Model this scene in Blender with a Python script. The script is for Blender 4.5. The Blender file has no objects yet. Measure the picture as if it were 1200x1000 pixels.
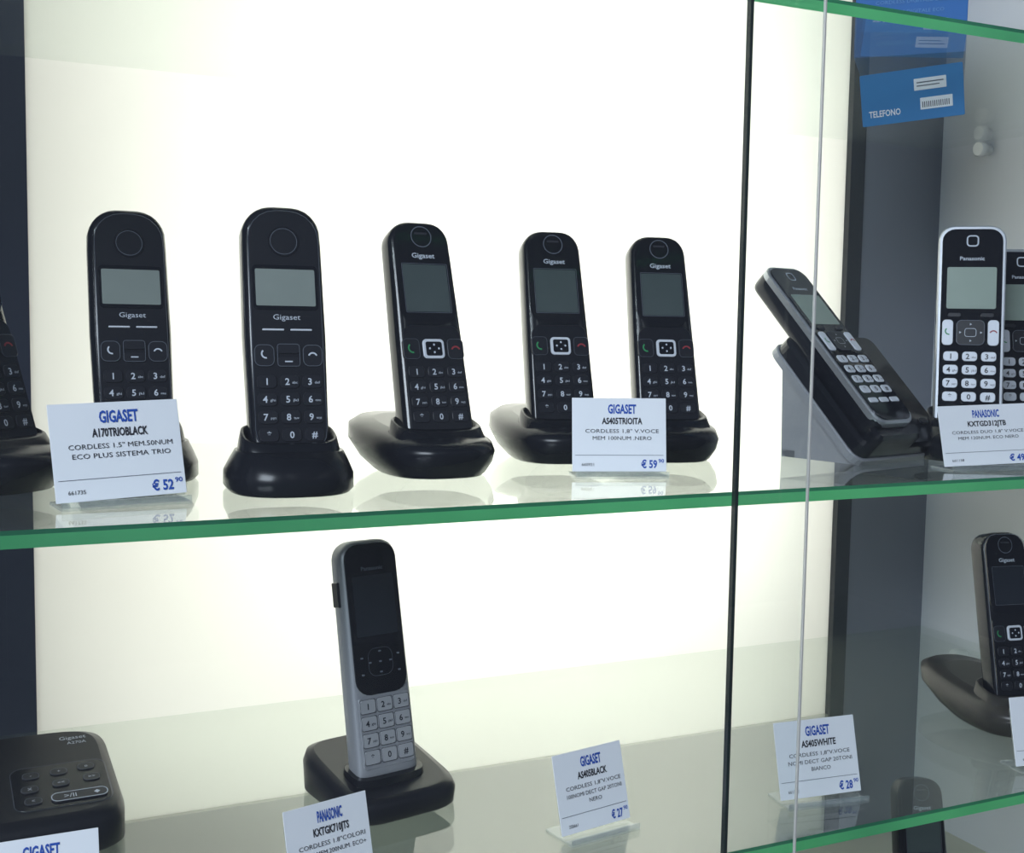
import bpy, math
from mathutils import Vector, Matrix
sc=bpy.context.scene
col=bpy.context.collection
# ---------------------------------------------------------------- camera
psi,th,al=math.radians(25),math.radians(4.86),math.radians(0.9)
C=Vector((0,-0.65,1.308))
fh=Vector((math.sin(psi),math.cos(psi),0)); r=Vector((math.cos(psi),-math.sin(psi),0))
F=fh*math.cos(th)+Vector((0,0,-math.sin(th))); U=r.cross(F)
R2=r*math.cos(al)+U*math.sin(al); U2=R2.cross(F)
M=Matrix((R2,U2,-F)).transposed().to_4x4(); M.translation=C
cd=bpy.data.cameras.new('camera'); co=bpy.data.objects.new('camera',cd); col.objects.link(co)
co.matrix_world=M; cd.lens=42; cd.sensor_width=36; cd.clip_start=0.02; sc.camera=co
sc.view_settings.view_transform='Standard'
# ---------------------------------------------------------------- materials
MATS={}
def pbr(name,colr,rough=0.5,metal=0.0,spec=0.5,coat=0.0,noise=0.0,nscale=60,bump=0.0,emis=None):
    m=bpy.data.materials.new(name); m.use_nodes=True; nt=m.node_tree; b=nt.nodes['Principled BSDF']
    b.inputs['Base Color'].default_value=(*colr,1); b.inputs['Roughness'].default_value=rough
    b.inputs['Metallic'].default_value=metal; b.inputs['Specular IOR Level'].default_value=spec
    b.inputs['Coat Weight'].default_value=coat; b.inputs['Coat Roughness'].default_value=0.05
    if noise or bump:
        tc=nt.nodes.new('ShaderNodeTexCoord'); n=nt.nodes.new('ShaderNodeTexNoise'); n.inputs['Scale'].default_value=nscale
        n.inputs['Detail'].default_value=2
        nt.links.new(tc.outputs['Object'],n.inputs['Vector'])
        if noise:
            rp=nt.nodes.new('ShaderNodeMapRange'); rp.inputs['To Min'].default_value=1-noise; rp.inputs['To Max'].default_value=1+noise
            nt.links.new(n.outputs['Fac'],rp.inputs['Value'])
            mx=nt.nodes.new('ShaderNodeVectorMath'); mx.operation='SCALE'; mx.inputs[0].default_value=colr
            nt.links.new(rp.outputs['Result'],mx.inputs['Scale']); nt.links.new(mx.outputs[0],b.inputs['Base Color'])
        if bump:
            bp=nt.nodes.new('ShaderNodeBump'); bp.inputs['Strength'].default_value=bump; bp.inputs['Distance'].default_value=0.0005
            nt.links.new(n.outputs['Fac'],bp.inputs['Height']); nt.links.new(bp.outputs[0],b.inputs['Normal'])
    MATS[name]=m; return m
pbr('black_gloss',(0.008,0.009,0.013),0.16,spec=0.42,noise=0.1,nscale=20)
pbr('cradle_black',(0.008,0.009,0.013),0.24,spec=0.26,noise=0.1,nscale=20)
pbr('black_satin',(0.010,0.011,0.016),0.30,spec=0.3,noise=0.15,nscale=300)
pbr('black_face',(0.006,0.007,0.011),0.08,spec=0.45,noise=0.05)
pbr('key_black',(0.013,0.014,0.020),0.3,spec=0.35,noise=0.05)
pbr('silver',(0.42,0.44,0.48),0.32,metal=0.75,noise=0.04,nscale=300)
pbr('silver_paint',(0.28,0.29,0.32),0.38,metal=0.3,noise=0.05,nscale=600)
pbr('key_silver',(0.62,0.65,0.72),0.35,metal=0.1,noise=0.02)
pbr('key_grey',(0.36,0.37,0.40),0.4,metal=0.2,noise=0.02)
pbr('bronze',(0.035,0.033,0.032),0.30,spec=0.35,metal=0.15,noise=0.05,nscale=300)
pbr('lcd_light',(0.20,0.23,0.215),0.25,noise=0.05,nscale=80)
pbr('lcd_mid',(0.06,0.078,0.080),0.2,noise=0.08,nscale=60)
pbr('lcd_dark',(0.016,0.02,0.028),0.08,noise=0.1,nscale=60)
pbr('lcd_pale',(0.25,0.31,0.27),0.25,noise=0.05,nscale=60)
pbr('white_ink',(0.50,0.54,0.62),0.6)
pbr('grey_ink',(0.11,0.125,0.16),0.6)
pbr('dark_ink',(0.02,0.02,0.03),0.6)
pbr('blue_ink',(0.012,0.075,0.42),0.6)
pbr('green_ink',(0.03,0.25,0.09),0.5)
pbr('red_ink',(0.28,0.03,0.04),0.5)
pbr('paper',(0.82,0.84,0.90),0.7,noise=0.02,nscale=30)
pbr('blue_card',(0.010,0.11,0.36),0.5,spec=.2,noise=0.12,nscale=25)
pbr('blue_card_light',(0.035,0.20,0.48),0.5,noise=0.1,nscale=25)
pbr('grey_wall',(0.56,0.575,0.61),0.6,noise=0.04,nscale=8)
pbr('dark_wall',(0.16,0.172,0.21),0.5,noise=0.08,nscale=6)
pbr('dark_trim',(0.02,0.025,0.032),0.4,noise=0.05)
pbr('slate',(0.038,0.045,0.075),0.4,noise=0.1,nscale=6)
pbr('white_plastic',(0.80,0.81,0.81),0.4,noise=0.02)
pbr('box_inner',(0.10,0.10,0.10),0.9,noise=0.02)
pbr('deck',(0.46,0.46,0.38),0.4,noise=0.05,nscale=12)
pbr('store_floor',(0.16,0.16,0.17),0.35,noise=0.15,nscale=4)
pbr('store_wall',(0.30,0.32,0.36),0.8,noise=0.05,nscale=3)
pbr('edge_dark',(0.012,0.02,0.02),0.25,noise=0.1)
pbr('edge_light',(0.50,0.50,0.48),0.2,metal=0.2,noise=0.1)
def glassmat(name,tint,rough=0.01,ior=1.45,haze=0.0,hazecol=(0.8,0.85,0.9)):
    m=bpy.data.materials.new(name); m.use_nodes=True; nt=m.node_tree; nt.nodes.clear()
    o=nt.nodes.new('ShaderNodeOutputMaterial'); t=nt.nodes.new('ShaderNodeBsdfTransparent'); t.inputs[0].default_value=(*tint,1)
    g=nt.nodes.new('ShaderNodeBsdfGlossy'); g.inputs['Roughness'].default_value=rough
    g.inputs[0].default_value=(1,1,1,1)
    fr=nt.nodes.new('ShaderNodeFresnel'); fr.inputs['IOR'].default_value=ior
    geo=nt.nodes.new('ShaderNodeNewGeometry'); mi=nt.nodes.new('ShaderNodeMapRange')
    mi.inputs['To Min'].default_value=ior; mi.inputs['To Max'].default_value=1/ior
    nt.links.new(geo.outputs['Backfacing'],mi.inputs['Value'])
    nt.links.new(mi.outputs['Result'],fr.inputs['IOR'])
    mx=nt.nodes.new('ShaderNodeMixShader'); nt.links.new(fr.outputs[0],mx.inputs[0]); nt.links.new(t.outputs[0],mx.inputs[1]); nt.links.new(g.outputs[0],mx.inputs[2])
    last=mx
    if haze:
        d=nt.nodes.new('ShaderNodeBsdfDiffuse'); d.inputs[0].default_value=(*hazecol,1)
        m2=nt.nodes.new('ShaderNodeMixShader'); m2.inputs[0].default_value=haze
        nt.links.new(mx.outputs[0],m2.inputs[1]); nt.links.new(d.outputs[0],m2.inputs[2]); last=m2
    nt.links.new(last.outputs[0],o.inputs[0]); MATS[name]=m; return m
glassmat('door_glass',(0.965,0.985,0.98),haze=0.010)
glassmat('shelf_glass',(0.945,0.97,0.945),ior=1.5,haze=0.03,hazecol=(0.7,0.75,0.71))
glassmat('acrylic',(0.93,0.95,0.94),haze=0.10)
def edgemat(name,c):
    m=bpy.data.materials.new(name); m.use_nodes=True; nt=m.node_tree; nt.nodes.clear()
    o=nt.nodes.new('ShaderNodeOutputMaterial'); t=nt.nodes.new('ShaderNodeBsdfTranslucent')
    tc=nt.nodes.new('ShaderNodeTexCoord'); n=nt.nodes.new('ShaderNodeTexNoise'); n.inputs['Scale'].default_value=9
    cr=nt.nodes.new('ShaderNodeMixRGB'); cr.inputs[1].default_value=(*c,1); cr.inputs[2].default_value=(c[0]*2.2,min(c[1]*1.35,1),c[2]*1.6,1)
    nt.links.new(tc.outputs['Object'],n.inputs['Vector']); nt.links.new(n.outputs['Fac'],cr.inputs[0]); nt.links.new(cr.outputs[0],t.inputs[0])
    p=nt.nodes.new('ShaderNodeBsdfPrincipled'); p.inputs['Roughness'].default_value=0.15
    nt.links.new(cr.outputs[0],p.inputs['Base Color'])
    mx=nt.nodes.new('ShaderNodeMixShader'); mx.inputs[0].default_value=0.35
    nt.links.new(t.outputs[0],mx.inputs[1]); nt.links.new(p.outputs[0],mx.inputs[2]); nt.links.new(mx.outputs[0],o.inputs[0]); MATS[name]=m
edgemat('glass_edge',(0.07,0.46,0.19))
edgemat('glass_edge_dark',(0.025,0.19,0.10))
m=bpy.data.materials.new('diffuser'); m.use_nodes=True; nt=m.node_tree; nt.nodes.clear()
o=nt.nodes.new('ShaderNodeOutputMaterial'); t=nt.nodes.new('ShaderNodeBsdfTranslucent'); t.inputs[0].default_value=(0.98,0.975,0.915,1)
d=nt.nodes.new('ShaderNodeBsdfDiffuse'); d.inputs[0].default_value=(0.71,0.715,0.68,1)
mx=nt.nodes.new('ShaderNodeMixShader'); mx.inputs[0].default_value=0.25
nt.links.new(t.outputs[0],mx.inputs[1]); nt.links.new(d.outputs[0],mx.inputs[2]); nt.links.new(mx.outputs[0],o.inputs[0]); MATS['diffuser']=m

# ---------------------------------------------------------------- mesh builder
GEO={}
def textgeo(s,bold):
    k=(s,bold)
    if k in GEO: return GEO[k]
    cu=bpy.data.curves.new('t','FONT'); cu.body=s; cu.size=1; cu.resolution_u=2
    cu.offset={0:0.0,1:0.018,2:0.030}[int(bold)]
    ob=bpy.data.objects.new('t',cu); me=ob.to_mesh()
    v=[(p.co.x,p.co.y) for p in me.vertices]; f=[tuple(q.vertices) for q in me.polygons]
    ob.to_mesh_clear(); bpy.data.objects.remove(ob); bpy.data.curves.remove(cu)
    if not v: v=[(0,0),(1,0),(0,1)]; f=[(0,1,2)]
    x0=min(a for a,_ in v); x1=max(a for a,_ in v); y0=min(b for _,b in v); y1=max(b for _,b in v)
    GEO[k]=(v,f,x0,x1,y0,y1); return GEO[k]
class MB:
    def __init__(s): s.v=[];s.f=[];s.m=[];s.sm=[];s.mats=[]
    def mi(s,n):
        if n not in s.mats: s.mats.append(n)
        return s.mats.index(n)
    def add(s,vs,fs,mat,smooth=False):
        b=len(s.v); s.v+=vs; k=s.mi(mat)
        for f in fs: s.f.append(tuple(b+i for i in f)); s.m.append(k); s.sm.append(smooth)
    def loft(s,rings,mat,cap0=True,cap1=True,smooth=True):
        n=len(rings[0]); vs=[p for R in rings for p in R]; fs=[]
        for i in range(len(rings)-1):
            for j in range(n):
                a=i*n+j; b=i*n+(j+1)%n; fs.append((a,b,b+n,a+n))
        s.add(vs,fs,mat,smooth)
        if cap0: s.add(list(rings[0]),[tuple(range(n))[::-1]],mat,False)
        if cap1: s.add(list(rings[-1]),[tuple(range(n))],mat,False)
    def rrect(s,x,z,w,h,rad,y0,y1,mat,bev=0.0003,seg=5,tw=1.0):
        def out(w,h,rad,y):
            rad=min(rad,w/2-1e-5,h/2-1e-5); P=[]
            for cx,cz,a0 in ((w/2-rad,h/2-rad,0),(-w/2+rad,h/2-rad,90),(-w/2+rad,-h/2+rad,180),(w/2-rad,-h/2+rad,270)):
                for i in range(seg+1):
                    a=math.radians(a0+90*i/seg); zz=cz+rad*math.sin(a); kk=1+(tw-1)*(zz/h+.5)
                    P.append((x+(cx+rad*math.cos(a))*kk,y,z+zz))
            return P
        s.loft([out(w,h,rad,y1),out(w,h,rad,y0+bev),out(w-2*bev,h-2*bev,max(rad-bev,1e-4),y0)],mat,smooth=False)
    def box(s,x0,x1,y0,y1,z0,z1,mat):
        v=[(x,y,z) for x in (x0,x1) for y in (y0,y1) for z in (z0,z1)]
        s.add(v,[(0,1,3,2),(4,6,7,5),(0,4,5,1),(2,3,7,6),(0,2,6,4),(1,5,7,3)],mat)
    def ring(s,x,z,r0,r1,y,mat,a0=0,a1=360,seg=28,sx=1.0):
        vs=[];fs=[]
        for i in range(seg+1):
            a=math.radians(a0+(a1-a0)*i/seg)
            vs+=[(x+r0*sx*math.cos(a),y,z+r0*math.sin(a)),(x+r1*sx*math.cos(a),y,z+r1*math.sin(a))]
            if i<seg: fs.append((2*i,2*i+1,2*i+3,2*i+2))
        s.add(vs,fs,mat)
    def rframe(s,x,z,w,h,rad,t,y,mat,seg=5,tw=1.0):
        vs=[];n=0
        for k in (0,1):
            W=w-2*t*k;H=h-2*t*k;ra=max(rad-t*k,1e-4)
            for cx,cz,a0 in ((W/2-ra,H/2-ra,0),(-W/2+ra,H/2-ra,90),(-W/2+ra,-H/2+ra,180),(W/2-ra,-H/2+ra,270)):
                for i in range(seg+1):
                    a=math.radians(a0+90*i/seg); zz=cz+ra*math.sin(a); kk=1+(tw-1)*(zz/h+.5)
                    vs.append((x+(cx+ra*math.cos(a))*kk,y,z+zz))
        n=len(vs)//2
        s.add(vs,[(i,(i+1)%n,n+(i+1)%n,n+i) for i in range(n)],mat)
    def text(s,t,x,z,h,y,mat,w=None,bold=False,align='c'):
        v,f,x0,x1,y0,y1=textgeo(t,bold)
        sz=h/0.72
        sx=sz if w is None else w/(x1-x0)
        W=(x1-x0)*sx
        ox=x-W/2 if align=='c' else (x if align=='l' else x-W)
        s.add([(ox+(a-x0)*sx,y,z-h/2+b*sz) for a,b in v],f,mat)
    def obj(s,name,parent=None,mw=None):
        me=bpy.data.meshes.new(name); me.from_pydata(s.v,[],s.f)
        for n in s.mats: me.materials.append(MATS[n])
        me.polygons.foreach_set('material_index',s.m); me.polygons.foreach_set('use_smooth',s.sm); me.update()
        ob=bpy.data.objects.new(name,me); col.objects.link(ob)
        if parent: ob.parent=parent
        if mw is not None: ob.matrix_local=mw
        return ob
def sup(cx,cy,z,rx,ry,n,N=40,slope=0.0):
    P=[]
    for i in range(N):
        a=2*math.pi*i/N; c,s_=math.cos(a),math.sin(a)
        x=rx*math.copysign(abs(c)**(2/n),c); y=ry*math.copysign(abs(s_)**(2/n),s_)
        P.append((cx+x,cy+y,z+slope*y))
    return P
def empty(name,x,y,z,rot=0,scale=1):
    e=bpy.data.objects.new(name,None); e.empty_display_size=0.02; col.objects.link(e)
    e.location=(x,y,z); e.rotation_euler=(0,0,math.radians(rot)); e.scale=(scale,)*3; return e
def lean(y,z,deg,x=0,yaw=0):
    return Matrix.Translation((x,y,z))@Matrix.Rotation(math.radians(yaw),4,'Z')@Matrix.Rotation(math.radians(-deg),4,'X')

# ---------------------------------------------------------------- handsets
LET={'2':'abc','3':'def','4':'ghi','5':'jkl','6':'mno','7':'pqrs','8':'tuv','9':'wxyz'}
def body(b,W,L,T,mat,rc_t,rc_b,wt=1.0,wm=1.0,wb=1.0,n=4.5):
    zs=[0,.0006,.002,.004,.007,.011,.016]+[.016+(L-.032)*i/14 for i in range(1,14)]+[L-.016,L-.012,L-.009,L-.006,L-.0035,L-.0015,L-.0005,L]
    R=[]
    for z in zs:
        s_=z/L
        w=W/2*((wb*(1-2*s_)+wm*2*s_) if s_<.5 else (wm*(2-2*s_)+wt*(2*s_-1)))
        t=T/2
        for d,rc in ((L-z,rc_t),(z,rc_b)):
            if d<rc: w=w-rc+math.sqrt(max(rc*rc-(rc-d)**2,0))
            rk=.006
            if d<rk: t=t-rk+math.sqrt(max(rk*rk-(rk-d)**2,0))
        R.append(sup(0,0,z,max(w,.004),max(t,.004),n))
    b.loft(R,mat)
def keypad(b,L,rows,dx,kw,kh,y,kmat,ink,inset=False,frame=None):
    lab=['1','2','3','4','5','6','7','8','9','*','0','#']
    i=0
    for ri,rz in enumerate(rows):
        for c in (-1,0,1):
            z=L-rz
            b.rrect(c*dx,z,kw,kh,min(kh*.35,.0028),y-.0007,y+.002,kmat)
            if frame: b.rframe(c*dx,z,kw,kh,.001,.0003,y-.0008,frame)
            t=lab[i]; b.text(t,c*dx-.0016 if t in LET else c*dx,z,.0044,y-.0009,ink,bold=True)
            if t in LET: b.text(LET[t],c*dx+.0032,z-.0006,.0017,y-.0009,ink,w=.0034)
            i+=1
def callicon(b,x,z,y,mat,s=1,red=False):
    if red: b.ring(x,z-.001,.0022*s,.0032*s,y,mat,20,160,10)
    else: b.ring(x+.001,z+.001,.0022*s,.0032*s,y,mat,130,280,10)
def handset_a(b):
    W,L,T=.053,.174,.026; y=-T/2
    body(b,W,L,T,'black_gloss',.019,.014,.97,1.0,.94)
    b.rrect(0,L/2+.001,W*.86,L-.010,.019,y-.0004,y+.003,'black_satin')
    b.rframe(0,L/2+.001,W*.86,L-.010,.019,.0002,y-.0005,'grey_ink')
    y-=.0004
    b.ring(0,L-.025,.0088,.0102,y-.0004,'black_gloss'); b.ring(0,L-.025,.0085,.0088,y-.0005,'grey_ink')
    b.rrect(0,L-.056,.042,.030,.003,y-.0004,y+.002,'black_face')
    b.rrect(0,L-.056,.0385,.0245,.001,y-.0006,y,'lcd_light',.0001)
    b.text('Gigaset',0,L-.0755,.0036,y-.0003,'white_ink',w=.0175)
    b.rrect(-.009,L-.084,.014,.0012,.0005,y-.0008,y,'key_silver'); b.rrect(.009,L-.084,.014,.0012,.0005,y-.0008,y,'key_silver')
    for x in (-.0155,.0155):
        b.rrect(x,L-.101,.0125,.014,.004,y-.0008,y+.002,'key_black'); b.rframe(x,L-.101,.0125,.014,.004,.0003,y-.001,'grey_ink')
        callicon(b,x,L-.101,y-.001,'white_ink',1,x>0)
    b.rrect(0,L-.0965,.0145,.0065,.002,y-.0008,y+.002,'key_black'); b.rrect(0,L-.105,.0145,.0065,.002,y-.0008,y+.002,'key_black')
    b.rframe(0,L-.1008,.0145,.0148,.002,.0003,y-.001,'grey_ink')
    b.rrect(0,L-.105,.005,.0009,.0003,y-.0010,y,'white_ink',.0001)
    keypad(b,L,(.118,.1295,.141,.1525),.0145,.0125,.0088,y,'key_black','white_ink')
def handset_b(b,frame=None,lcd='lcd_mid'):
    W,L,T=.055,.175,.025; y=-T/2
    body(b,W,L,T,'black_gloss',.016,.012,.87,.945,1.0)
    k=1.05 if frame else 1.0
    b.rrect(0,L-.0415,W*.80*k,.078,.014,y-.0004,y+.003,'black_face',tw=.94)
    b.rrect(0,L-.0415-.078/2-.042,W*.86*k,.084,.008,y-.0003,y+.003,'black_satin' if not frame else 'black_gloss',tw=.94)
    if frame: b.rframe(0,L/2,W*.965,L-.004,.015,.0008,y+.0006,'silver',tw=.88)
    y-=.0004
    b.ring(0,L-.013,.0075,.0082,y-.0003,'grey_ink'); b.rrect(0,L-.0105,.010,.0018,.0008,y-.0003,y,'dark_ink',.0001)
    b.text('Gigaset',0,L-.0275,.0038,y-.0003,'white_ink',w=.018,bold=True)
    b.rrect(0,L-.0525,.0345,.036,.0008,y-.0003,y,lcd,.0001)
    b.rframe(0,L-.0525,.036,.0375,.001,.0003,y-.0004,'grey_ink')
    y+=.0001
    b.rrect(0,L-.0985,.0165,.0145,.003,y-.0012,y+.002,'key_silver')
    b.rrect(0,L-.0985,.0125,.0105,.0015,y-.0016,y,'black_face')
    for dx,dz in ((0,.0028),(0,-.0028),(.0035,0),(-.0035,0)): b.ring(dx,L-.0985+dz,0,.0008,y-.0018,'white_ink',seg=8)
    for x,mm in ((-.0172,'green_ink'),(.0172,'red_ink')):
        b.rrect(x,L-.0985,.0125,.015,.003,y-.0006,y+.002,'key_black'); b.rframe(x,L-.0985,.0125,.015,.003,.0002,y-.0008,'grey_ink')
        callicon(b,x,L-.099,y-.0008,mm,1.2,x>0)
    keypad(b,L,(.1155,.1265,.1375,.1485),.0150,.0125,.0085,y,'key_black','white_ink')
def handset_c(b):
    W,L,T=.052,.176,.024; y=-T/2
    body(b,W,L,T,'black_gloss',.012,.010,1,1,1,5)
    b.rrect(0,L/2,W*1.005,L+.0003,.0125,y+.0005,y+.0065,'silver',.001)
    b.rrect(0,L/2,W*.90,L-.006,.010,y-.0006,y+.003,'black_face'); y-=.0006
    b.rframe(0,L-.013,.0095,.0095,.003,.0011,y-.0003,'white_ink')
    b.text('Panasonic',0,L-.0275,.0032,y-.0003,'white_ink',w=.019,bold=True)
    b.rrect(0,L-.052,.038,.0345,.0015,y-.0003,y,'lcd_pale',.0001)
    for x in (-.0175,.0175):
        b.rrect(x,L-.089,.0085,.021,.003,y-.001,y+.002,'key_silver'); callicon(b,x,L-.089,y-.0012,'green_ink' if x<0 else 'red_ink',1,x>0)
        b.rrect(x*.72,L-.0745,.010,.0035,.0015,y-.001,y+.002,'key_black')
    b.rrect(0,L-.089,.0215,.0205,.004,y-.0010,y+.002,'key_black'); b.rframe(0,L-.089,.0215,.0205,.004,.0004,y-.0012,'grey_ink')
    b.rframe(0,L-.089,.009,.007,.002,.0004,y-.0012,'white_ink')
    for dx,dz in ((0,.0068),(0,-.0068),(.008,0),(-.008,0)): b.ring(dx,L-.089+dz,0,.0011,y-.0013,'white_ink',seg=3)
    keypad(b,L,(.1085,.1195,.1305,.1415),.0145,.0115,.0078,y,'key_silver','dark_ink')
    for x in (-.0145,0,.0145): b.rrect(x,L-.153,.011,.005,.0015,y-.0008,y+.002,'key_silver')
def handset_d(b):
    W,L,T=.050,.174,.021; y=-T/2
    body(b,W,L,T,'silver_paint',.014,.008,.94,.97,1,5)
    b.rrect(0,L-.003-.0545,W*.84,.109,.011,y-.0005,y+.003,'black_face')
    b.text('Panasonic',0,L-.021,.003,y-.0007,'grey_ink',w=.018,bold=True)
    b.rrect(0,L-.048,.034,.044,.001,y-.0007,y,'lcd_dark',.0001)
    b.rframe(0,L-.089,.020,.020,.006,.0002,y-.0007,'grey_ink')
    for dx,dz in ((0,.0075),(0,-.0075),(.0085,0),(-.0085,0),(.015,.004),(-.015,.004),(.015,-.008),(-.015,-.008),(0,0)): b.rrect(dx,L-.089+dz,.0022,.0012,.0004,y-.0008,y,'grey_ink',.0001)
    b.rrect(0,L-.1385,W*.84,.051,.003,y-.0002,y+.003,'silver_paint')
    keypad(b,L,(.1195,.1315,.1435,.1555),.0138,.0128,.0102,y-.0001,'key_grey','dark_ink',frame='dark_ink')
    b.rrect(-W/2-.0000,L-.038,.002,.018,.0008,-.004,.004,'black_satin')

def cradle_a(b):
    b.loft([sup(0,.002,0,.038,.044,2.6),sup(0,.002,.003,.0405,.047,2.6),sup(0,.002,.012,.0405,.047,2.5),sup(0,.0,.020,.037,.040,2.5),sup(0,-.001,.026,.034,.030,2.7)],'cradle_black')
    b.loft([sup(0,-.002,.018,.0335,.0245,3),sup(0,-.001,.030,.0315,.0215,3.2,slope=.25),sup(0,-.001,.036,.0302,.019,3.4,slope=.3),sup(0,-.001,.0365,.0285,.0165,3.6,slope=.3),sup(0,-.001,.030,.027,.015,3.6)],'cradle_black')
def cradle_b(b,mat='cradle_black'):
    b.loft([sup(0,.008,0,.034,.040,2.6),sup(0,.010,.002,.037,.044,2.6),sup(0,.018,.010,.043,.060,2.5),sup(0,.029,.020,.0455,.076,2.5,slope=.04),sup(0,.032,.028,.044,.078,2.4,slope=.08),sup(0,.032,.032,.038,.070,2.4,slope=.09),sup(0,.030,.034,.028,.050,2.4,slope=.09)],mat)
    b.loft([sup(0,-.006,.014,.0365,.030,2.8),sup(0,-.004,.028,.0345,.024,3,slope=.15),sup(0,-.002,.037,.032,.0195,3.2,slope=.25),sup(0,-.001,.0378,.030,.0165,3.4,slope=.25),sup(0,-.001,.030,.028,.0145,3.6)],mat)
def phone(kind,x,y,z,rot,scale=1,ln=14,hx=0,**k):
    e=empty('cordless_phone',x,y,z,rot,scale)
    b=MB(); h=MB()
    if kind=='a': cradle_a(b); handset_a(h); mw=lean(-.004,.012,ln)
    elif kind=='b': cradle_b(b); handset_b(h); mw=lean(-.007,.013,ln)
    elif kind=='bb': cradle_b(b,'bronze'); handset_b(h,'silver','lcd_dark'); mw=lean(-.005,.014,ln,x=hx)@Matrix.Scale(.93,4)
    elif kind=='c': cradle_a(b); handset_c(h); mw=lean(-.004,.014,ln)
    elif kind=='d':
        b.loft([sup(0,.015,0,.042,.048,5),sup(0,.015,.002,.044,.050,5),sup(0,.015,.018,.045,.051,5,slope=.12),sup(0,.015,.0235,.043,.049,5,slope=.16),sup(0,.015,.0255,.038,.044,5,slope=.18)],'black_satin')
        b.loft([sup(hx,.0,.018,.030,.0165,4,slope=.1),sup(hx,.0,.0275,.0285,.015,4,slope=.16)],'black_gloss')
        handset_d(h); mw=lean(-.001,.019,ln,x=hx)
    b.obj('charging_base',e); h.obj('handset',e,mw)
    return e
SH=1.2; LO=.958
phone('b',.020,.165,SH,40,ln=18)
phone('a',.110,.193,SH,1)
phone('a',.194,.107,SH,-4)
phone('b',.3125,.152,SH,2,1.0,ln=17.5)
phone('b',.442,.205,SH,-10,1.02,ln=18)
phone('b',.530,.187,SH,-14,1.01,ln=17.5)
phone('c',.790,.117,SH,-40,1.055,ln=10)
phone('c',.886,.143,SH,-30,.99,ln=14)
phone('d',.281,.157,LO,11,1.0,ln=12,hx=-.004)
phone('bb',.847,.105,LO,-10,.98,hx=.001)
phone('b',.792,.14,.725,-20,.92)

# reclining phone on wedge stand
e=empty('cordless_phone',.690,.150,SH,14)
LN=44
pl=MB()
pl.rrect(.008,.060,.122,.124,.012,-.012,.0015,'black_gloss',bev=.003)
pl.rrect(.008,.060,.126,.128,.013,.001,.008,'silver_paint',bev=.001)
pl.rrect(.050,.022,.012,.006,.003,-.0135,-.010,'key_black')
pl.rrect(-.018,.006,.060,.016,.006,-.024,-.008,'black_gloss',bev=.003)
pl.obj('cradle',e,lean(-.046,.0075,LN))
st=MB()
prof=[(-.044,0),(.030,0),(.034,.004),(.036,.078),(.030,.0795)]
for sx in (-.046,.040):
    a=[(sx,y_,z_) for y_,z_ in prof]; c=[(sx+.012,y_,z_) for y_,z_ in prof]
    st.loft([a,c],'silver_paint',smooth=False)
st.box(-.046,.050,.020,.034,0,.006,'silver_paint')
st.obj('stand',e)
h=MB(); handset_c(h)
h.obj('handset',e,lean(-.046,.0075,LN)@Matrix.Translation((-.022,-.020,.008)))

# answering machine base
e=empty('answering_machine',.022,.205,LO,2)
b=MB()
b.loft([sup(0,0,0,.072,.056,6),sup(0,0,.003,.075,.059,6),sup(0,0,.026,.075,.059,6,slope=.12),sup(0,0,.036,.072,.056,6,slope=.2),sup(0,0,.0385,.066,.050,6,slope=.22)],'black_satin')
b.obj('case',e)
k=MB(); 
k.rframe(.036,-.018,.062,.052,.008,.0003,-.0003,'grey_ink')
k.rrect(.036,-.018,.061,.051,.008,-.0003,.001,'black_gloss')
k.rrect(.046,-.034,.036,.010,.0045,-.0014,0,'key_black'); k.rframe(.046,-.034,.036,.010,.0045,.0006,-.0016,'white_ink')
k.text('>/II',.040,-.034,.0045,-.0017,'white_ink'); k.ring(.057,-.034,0,.002,-.0017,'white_ink',seg=4)
for x,z,t in ((.017,-.034,'<'),(.016,-.020,'X'),(.036,-.017,'<<'),(.056,-.015,'>>'),(.018,-.004,'-'),(.036,-.003,'+'),(.054,-.001,'o')):
    k.rrect(x,z,.011,.0075,.0035,-.0012,0,'key_black'); k.rframe(x,z,.011,.0075,.0035,.0003,-.0014,'grey_ink'); k.text(t,x,z,.003,-.0016,'white_ink')
k.text('Gigaset',.050,.040,.0045,-.0004,'white_ink',w=.018); k.text('A270A',.052,.033,.0035,-.0004,'white_ink',w=.013)
sl=math.degrees(math.atan(.22))
k.obj('control_panel',e,lean(0,.0388,90-sl))

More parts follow.
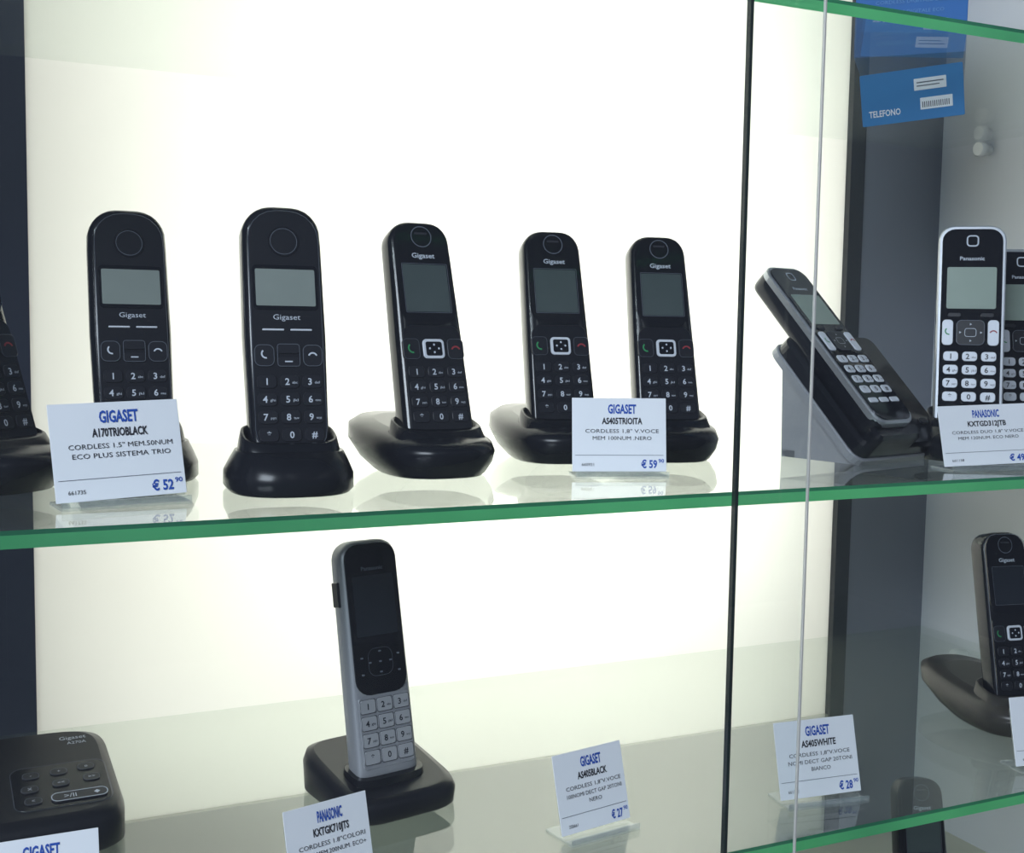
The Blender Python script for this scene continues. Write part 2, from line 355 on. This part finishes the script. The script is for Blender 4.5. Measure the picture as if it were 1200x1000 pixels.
# ---------------------------------------------------------------- price tags
def tag(x,y,z,rot,w,hh,head,model,lines,code,price,ln=14,roll=0):
    e=empty('price_tag',x,y,z,rot)
    t=MB()
    t.rrect(0,hh/2,w,hh,.0004,-.0004,0,'paper',.0001)
    Y=-.0007
    k=hh/.058
    t.text(head,0.002,hh-.0085*k,.0072*k,Y,'blue_ink',w=w*.30,bold=2)
    t.text(model,0.002,hh-.0180*k,.0050*k,Y,'dark_ink',w=w*.43,bold=2)
    ys=hh-.0260*k
    for i,l in enumerate(lines):
        t.text(l,0.002,ys,.0030*k,Y,'dark_ink',w=min(w*.80,len(l)*.0027)); ys-=.0056*k
    t.rrect(0,.0128*k,w*.94,.0003,.0001,Y,0,'grey_ink',.00005)
    t.text(code,-w*.46+.004,.0055*k,.0024*k,Y,'dark_ink',align='l',w=w*.13)
    t.text('\u20ac '+price,w*.40,.0060*k,.0062*k,Y,'blue_ink',align='r',w=w*.17,bold=2)
    t.text('90',w*.475,.0085*k,.0030*k,Y,'blue_ink',align='r',w=w*.06,bold=1)
    rl=Matrix.Rotation(math.radians(roll),4,'Y')
    t.obj('card',e,lean(0,.004,ln)@rl)
    h=MB(); h.rrect(0,.024,w*.98,.046,.001,.0004,.0018,'acrylic',.0002)
    h.obj('holder_back',e,lean(0,.0025,ln))
    g=MB(); g.box(-w*.49,w*.49,-.012,.020,0,.0016,'acrylic'); g.box(-w*.49,w*.49,-.012,-.0108,.0016,.005,'acrylic'); g.obj('holder_foot',e)
tag(.0868,.070,SH,8,.075,.057,'GIGASET','A170TRIOBLACK',['CORDLESS 1.5" MEM.50NUM','ECO PLUS SISTEMA TRIO'],'661735','52',roll=-1.5)
tag(.432,.092,SH,-18,.069,.053,'GIGASET','AS405TRIOITA',['CORDLESS 1,8" V.VOCE','MEM 100NUM .NERO'],'660921','59',ln=8)
tag(.738,.040,SH,-12,.080,.048,'PANASONIC','KXTGD312JTB',['CORDLESS DUO 1,8" V.VOCE','MEM 120NUM. ECO NERO'],'661138','49',roll=-2)
tag(.203,.030,LO,14,.058,.054,'PANASONIC','KXTGK710JTS',['CORDLESS 1.8"COLORI','VOCE.MEM.200NUM. ECO+'],'661201','69')
tag(.396,.050,LO,8,.059,.054,'GIGASET','AS405BLACK',['CORDLESS 1,8"V.VOCE','100NOMI DECT GAP 20TONI','NERO'],'2SB661','27',roll=-1)
tag(.578,.034,LO,-8,.068,.056,'GIGASET','AS405WHITE',['CORDLESS 1,8"V.VOCE','NOMI DECT GAP 20TONI','BIANCO'],'661300','28',roll=-1)
tag(.036,.043,LO,0,.066,.054,'GIGASET','A270A',['CORDLESS SEGRETERIA'],'661111','39')
tag(.795,.015,LO,-10,.066,.054,'GIGASET','C530',['CORDLESS COLORI'],'661777','59')

# ---------------------------------------------------------------- blue carton on the top shelf
TOP=1.527
e=empty('product_carton',.765,.172,TOP+.0005,-45)
b=MB(); b.rrect(0,.07,.085,.14,.001,-.1,.1,'blue_card',.0004); b.obj('carton',e)
b=MB()
for i in range(7): b.text('CORDLESS DIGITALE ECO',0,.010+i*.008,.0028,-.1006,'blue_card_light',w=.05+.004*(i%3))
b.obj('print',e)
# added card standing in for the carton's printed underside, turned to catch more light
e=empty('carton_base_standin',.684,.088,TOP-.0105,-45)
b=MB(); 
b.rrect(0,-.020,.077,.040,.001,-.0004,0,'blue_card_light',.0001)
b.rrect(.014,-.0125,.024,.009,.0005,-.0007,0,'paper',.0001); b.rrect(.018,-.0275,.024,.009,.0005,-.0007,0,'paper',.0001)
for i in range(14): b.box(.0075+i*.0015,.0081+i*.0015,-.0009,-.0008,-.0305,-.026,'dark_ink')
b.box(.004,.024,-.0009,-.0008,-.0115,-.0107,'grey_ink'); b.box(.004,.021,-.0009,-.0008,-.014,-.0133,'grey_ink')
b.text('TELEFONO',-.021,-.031,.005,-.0009,'paper',w=.024,bold=1)
b.obj('sheet',e,Matrix.Translation((0,0,-.0035))@Matrix.Rotation(math.radians(14),4,'X')@Matrix.Rotation(math.radians(-5),4,'Y'))

# ---------------------------------------------------------------- glass
def shelf(z,y0=0.0):
    e=empty('glass_shelf',.345,.2,z)
    b=MB(); x0,x1=-.690,.694; Y0,Y1=y0-.2,.213; t=.0095
    b.add([(x0,Y0,0),(x1,Y0,0),(x1,Y1,0),(x0,Y1,0),(x0,Y0,-t),(x1,Y0,-t),(x1,Y1,-t),(x0,Y1,-t)],[(0,1,2,3),(7,6,5,4),(2,6,7,3)],'shelf_glass')
    b.add([(x0,Y0,-.0025),(x1,Y0,-.0025),(x1,Y0,-t),(x0,Y0,-t)],[(3,2,1,0)],'glass_edge')
    b.add([(x0,Y0,0),(x1,Y0,0),(x1,Y0,-.0025),(x0,Y0,-.0025)],[(3,2,1,0)],'glass_edge_dark')
    b.obj('pane',e)
shelf(SH); shelf(LO,-.012); shelf(TOP)
def door(x0,x1,y,em,side,hw,hd):
    e=empty('sliding_glass_door',(x0+x1)/2,y,1.36); w=(x1-x0)/2
    b=MB(); b.add([(-w,0,-.63),(w,0,-.63),(w,0,.63),(-w,0,.63)],[(0,1,2,3)],'door_glass'); b.obj('pane',e)
    b=MB(); s=w*side; b.box(s-hw,s+hw,-hd,hd,-.63,.63,em); b.obj('edge',e)
door(-.34,.498,-.036,'edge_light',1,.0005,.0011)
door(.4515,1.036,-.022,'edge_dark',-1,.0012,.002)

# ---------------------------------------------------------------- cabinet and room
def solid(name,x0,x1,y0,y1,z0,z1,mat):
    b=MB(); cx,cy,cz=(x0+x1)/2,(y0+y1)/2,(z0+z1)/2
    b.box(x0-cx,x1-cx,y0-cy,y1-cy,z0-cz,z1-cz,mat); o=b.obj(name); o.location=(cx,cy,cz); return o
solid('wall_right',1.040,1.060,-.05,.60,.70,2.02,'grey_wall')
solid('wall_left',-.370,-.350,-.05,.60,.70,2.02,'slate')
solid('trim_1',.905,.925,.412,.424,.72,2.0,'dark_trim')
solid('trim_2',.034,.056,.414,.424,.72,2.0,'slate')
b=MB(); b.box(.925,1.040,.4145,.424,.72,2.0,'dark_wall'); b.box(-.35,.034,.4145,.424,.72,2.0,'slate'); b.box(.056,.905,.4145,.424,.72,.865,'deck')
b.obj('wall_back')
e=empty('light_box',.48,.5,.70)
lb=MB(); ox,oy,oz=.48,.5,.70
def lbx(x0,x1,y0,y1,z0,z1,mt): lb.box(x0-ox,x1-ox,y0-oy,y1-oy,z0-oz,z1-oz,mt)
lbx(.04,.92,.575,.585,.70,2.0,'box_inner'); lbx(.04,.055,.43,.575,.70,2.0,'box_inner'); lbx(.906,.92,.43,.575,.70,2.0,'box_inner'); lbx(.055,.906,.43,.575,.85,.864,'box_inner')
lb.obj('housing',e)
d=MB(); d.box(.056-ox,.905-ox,.4200-oy,.4215-oy,.865-oz,2.0-oz,'diffuser'); d.obj('diffuser_sheet',e)
solid('cabinet_top',-.37,1.06,-.05,.60,2.02,2.06,'dark_trim')
solid('cabinet_plinth',-.37,1.06,-.05,.60,0,.70,'slate')
solid('cabinet_deck',-.35,1.04,-.045,.41,.70,.725,'deck')
solid('floor',-3,4,-4,.7,-.02,0,'store_floor')
solid('wall_store',-3,4,.62,.70,0,2.9,'store_wall')
def pin(y,z):
    e=empty('shelf_support',1.04,y,z); b=MB()
    R=[[(xx,rr*math.cos(a),rr*math.sin(a)) for a in [2*math.pi*i/20 for i in range(20)]] for xx,rr in ((0,.006),(-.008,.006),(-.0085,.008),(-.016,.008),(-.017,.007))]
    b.loft(R,'white_plastic'); b.obj('peg',e)
for z in (SH,LO,TOP):
    for y in (.05,.345): pin(y,z-.0180)

# ---------------------------------------------------------------- lights
def area(name,loc,rot,sx,sy,P,c):
    l=bpy.data.lights.new(name,'AREA'); l.shape='RECTANGLE'; l.size=sx; l.size_y=sy; l.energy=P; l.color=c
    o=bpy.data.objects.new(name,l); col.objects.link(o); o.location=loc; o.rotation_euler=[math.radians(a) for a in rot]; return o
area('light_box_lamp',(.48,.570,1.42),(-90,0,0),.84,1.12,6.0,(1,1,1))
area('light_box_lamp',(.56,.565,1.32),(-90,0,0),.50,.56,2.0,(1,1,1))
o=area('store_ceiling_lamp',(-1.7,-1.5,2.45),(0,0,0),1.4,1.0,100,(.80,.88,1.0))
o.rotation_euler=(Vector((.45,.1,1.2))-o.location).to_track_quat('-Z','Y').to_euler()
for x in (.1,1.8):  # added strip lights, only there to put streaks of glare on the phones
    area('added_glare_light',(x,-2.3,2.6),(0,0,0),.05,1.8,2.0,(.85,.92,1.0))
w=bpy.data.worlds.new('world'); sc.world=w; w.use_nodes=True
w.node_tree.nodes['Background'].inputs[0].default_value=(.42,.50,.72,1); w.node_tree.nodes['Background'].inputs[1].default_value=.14
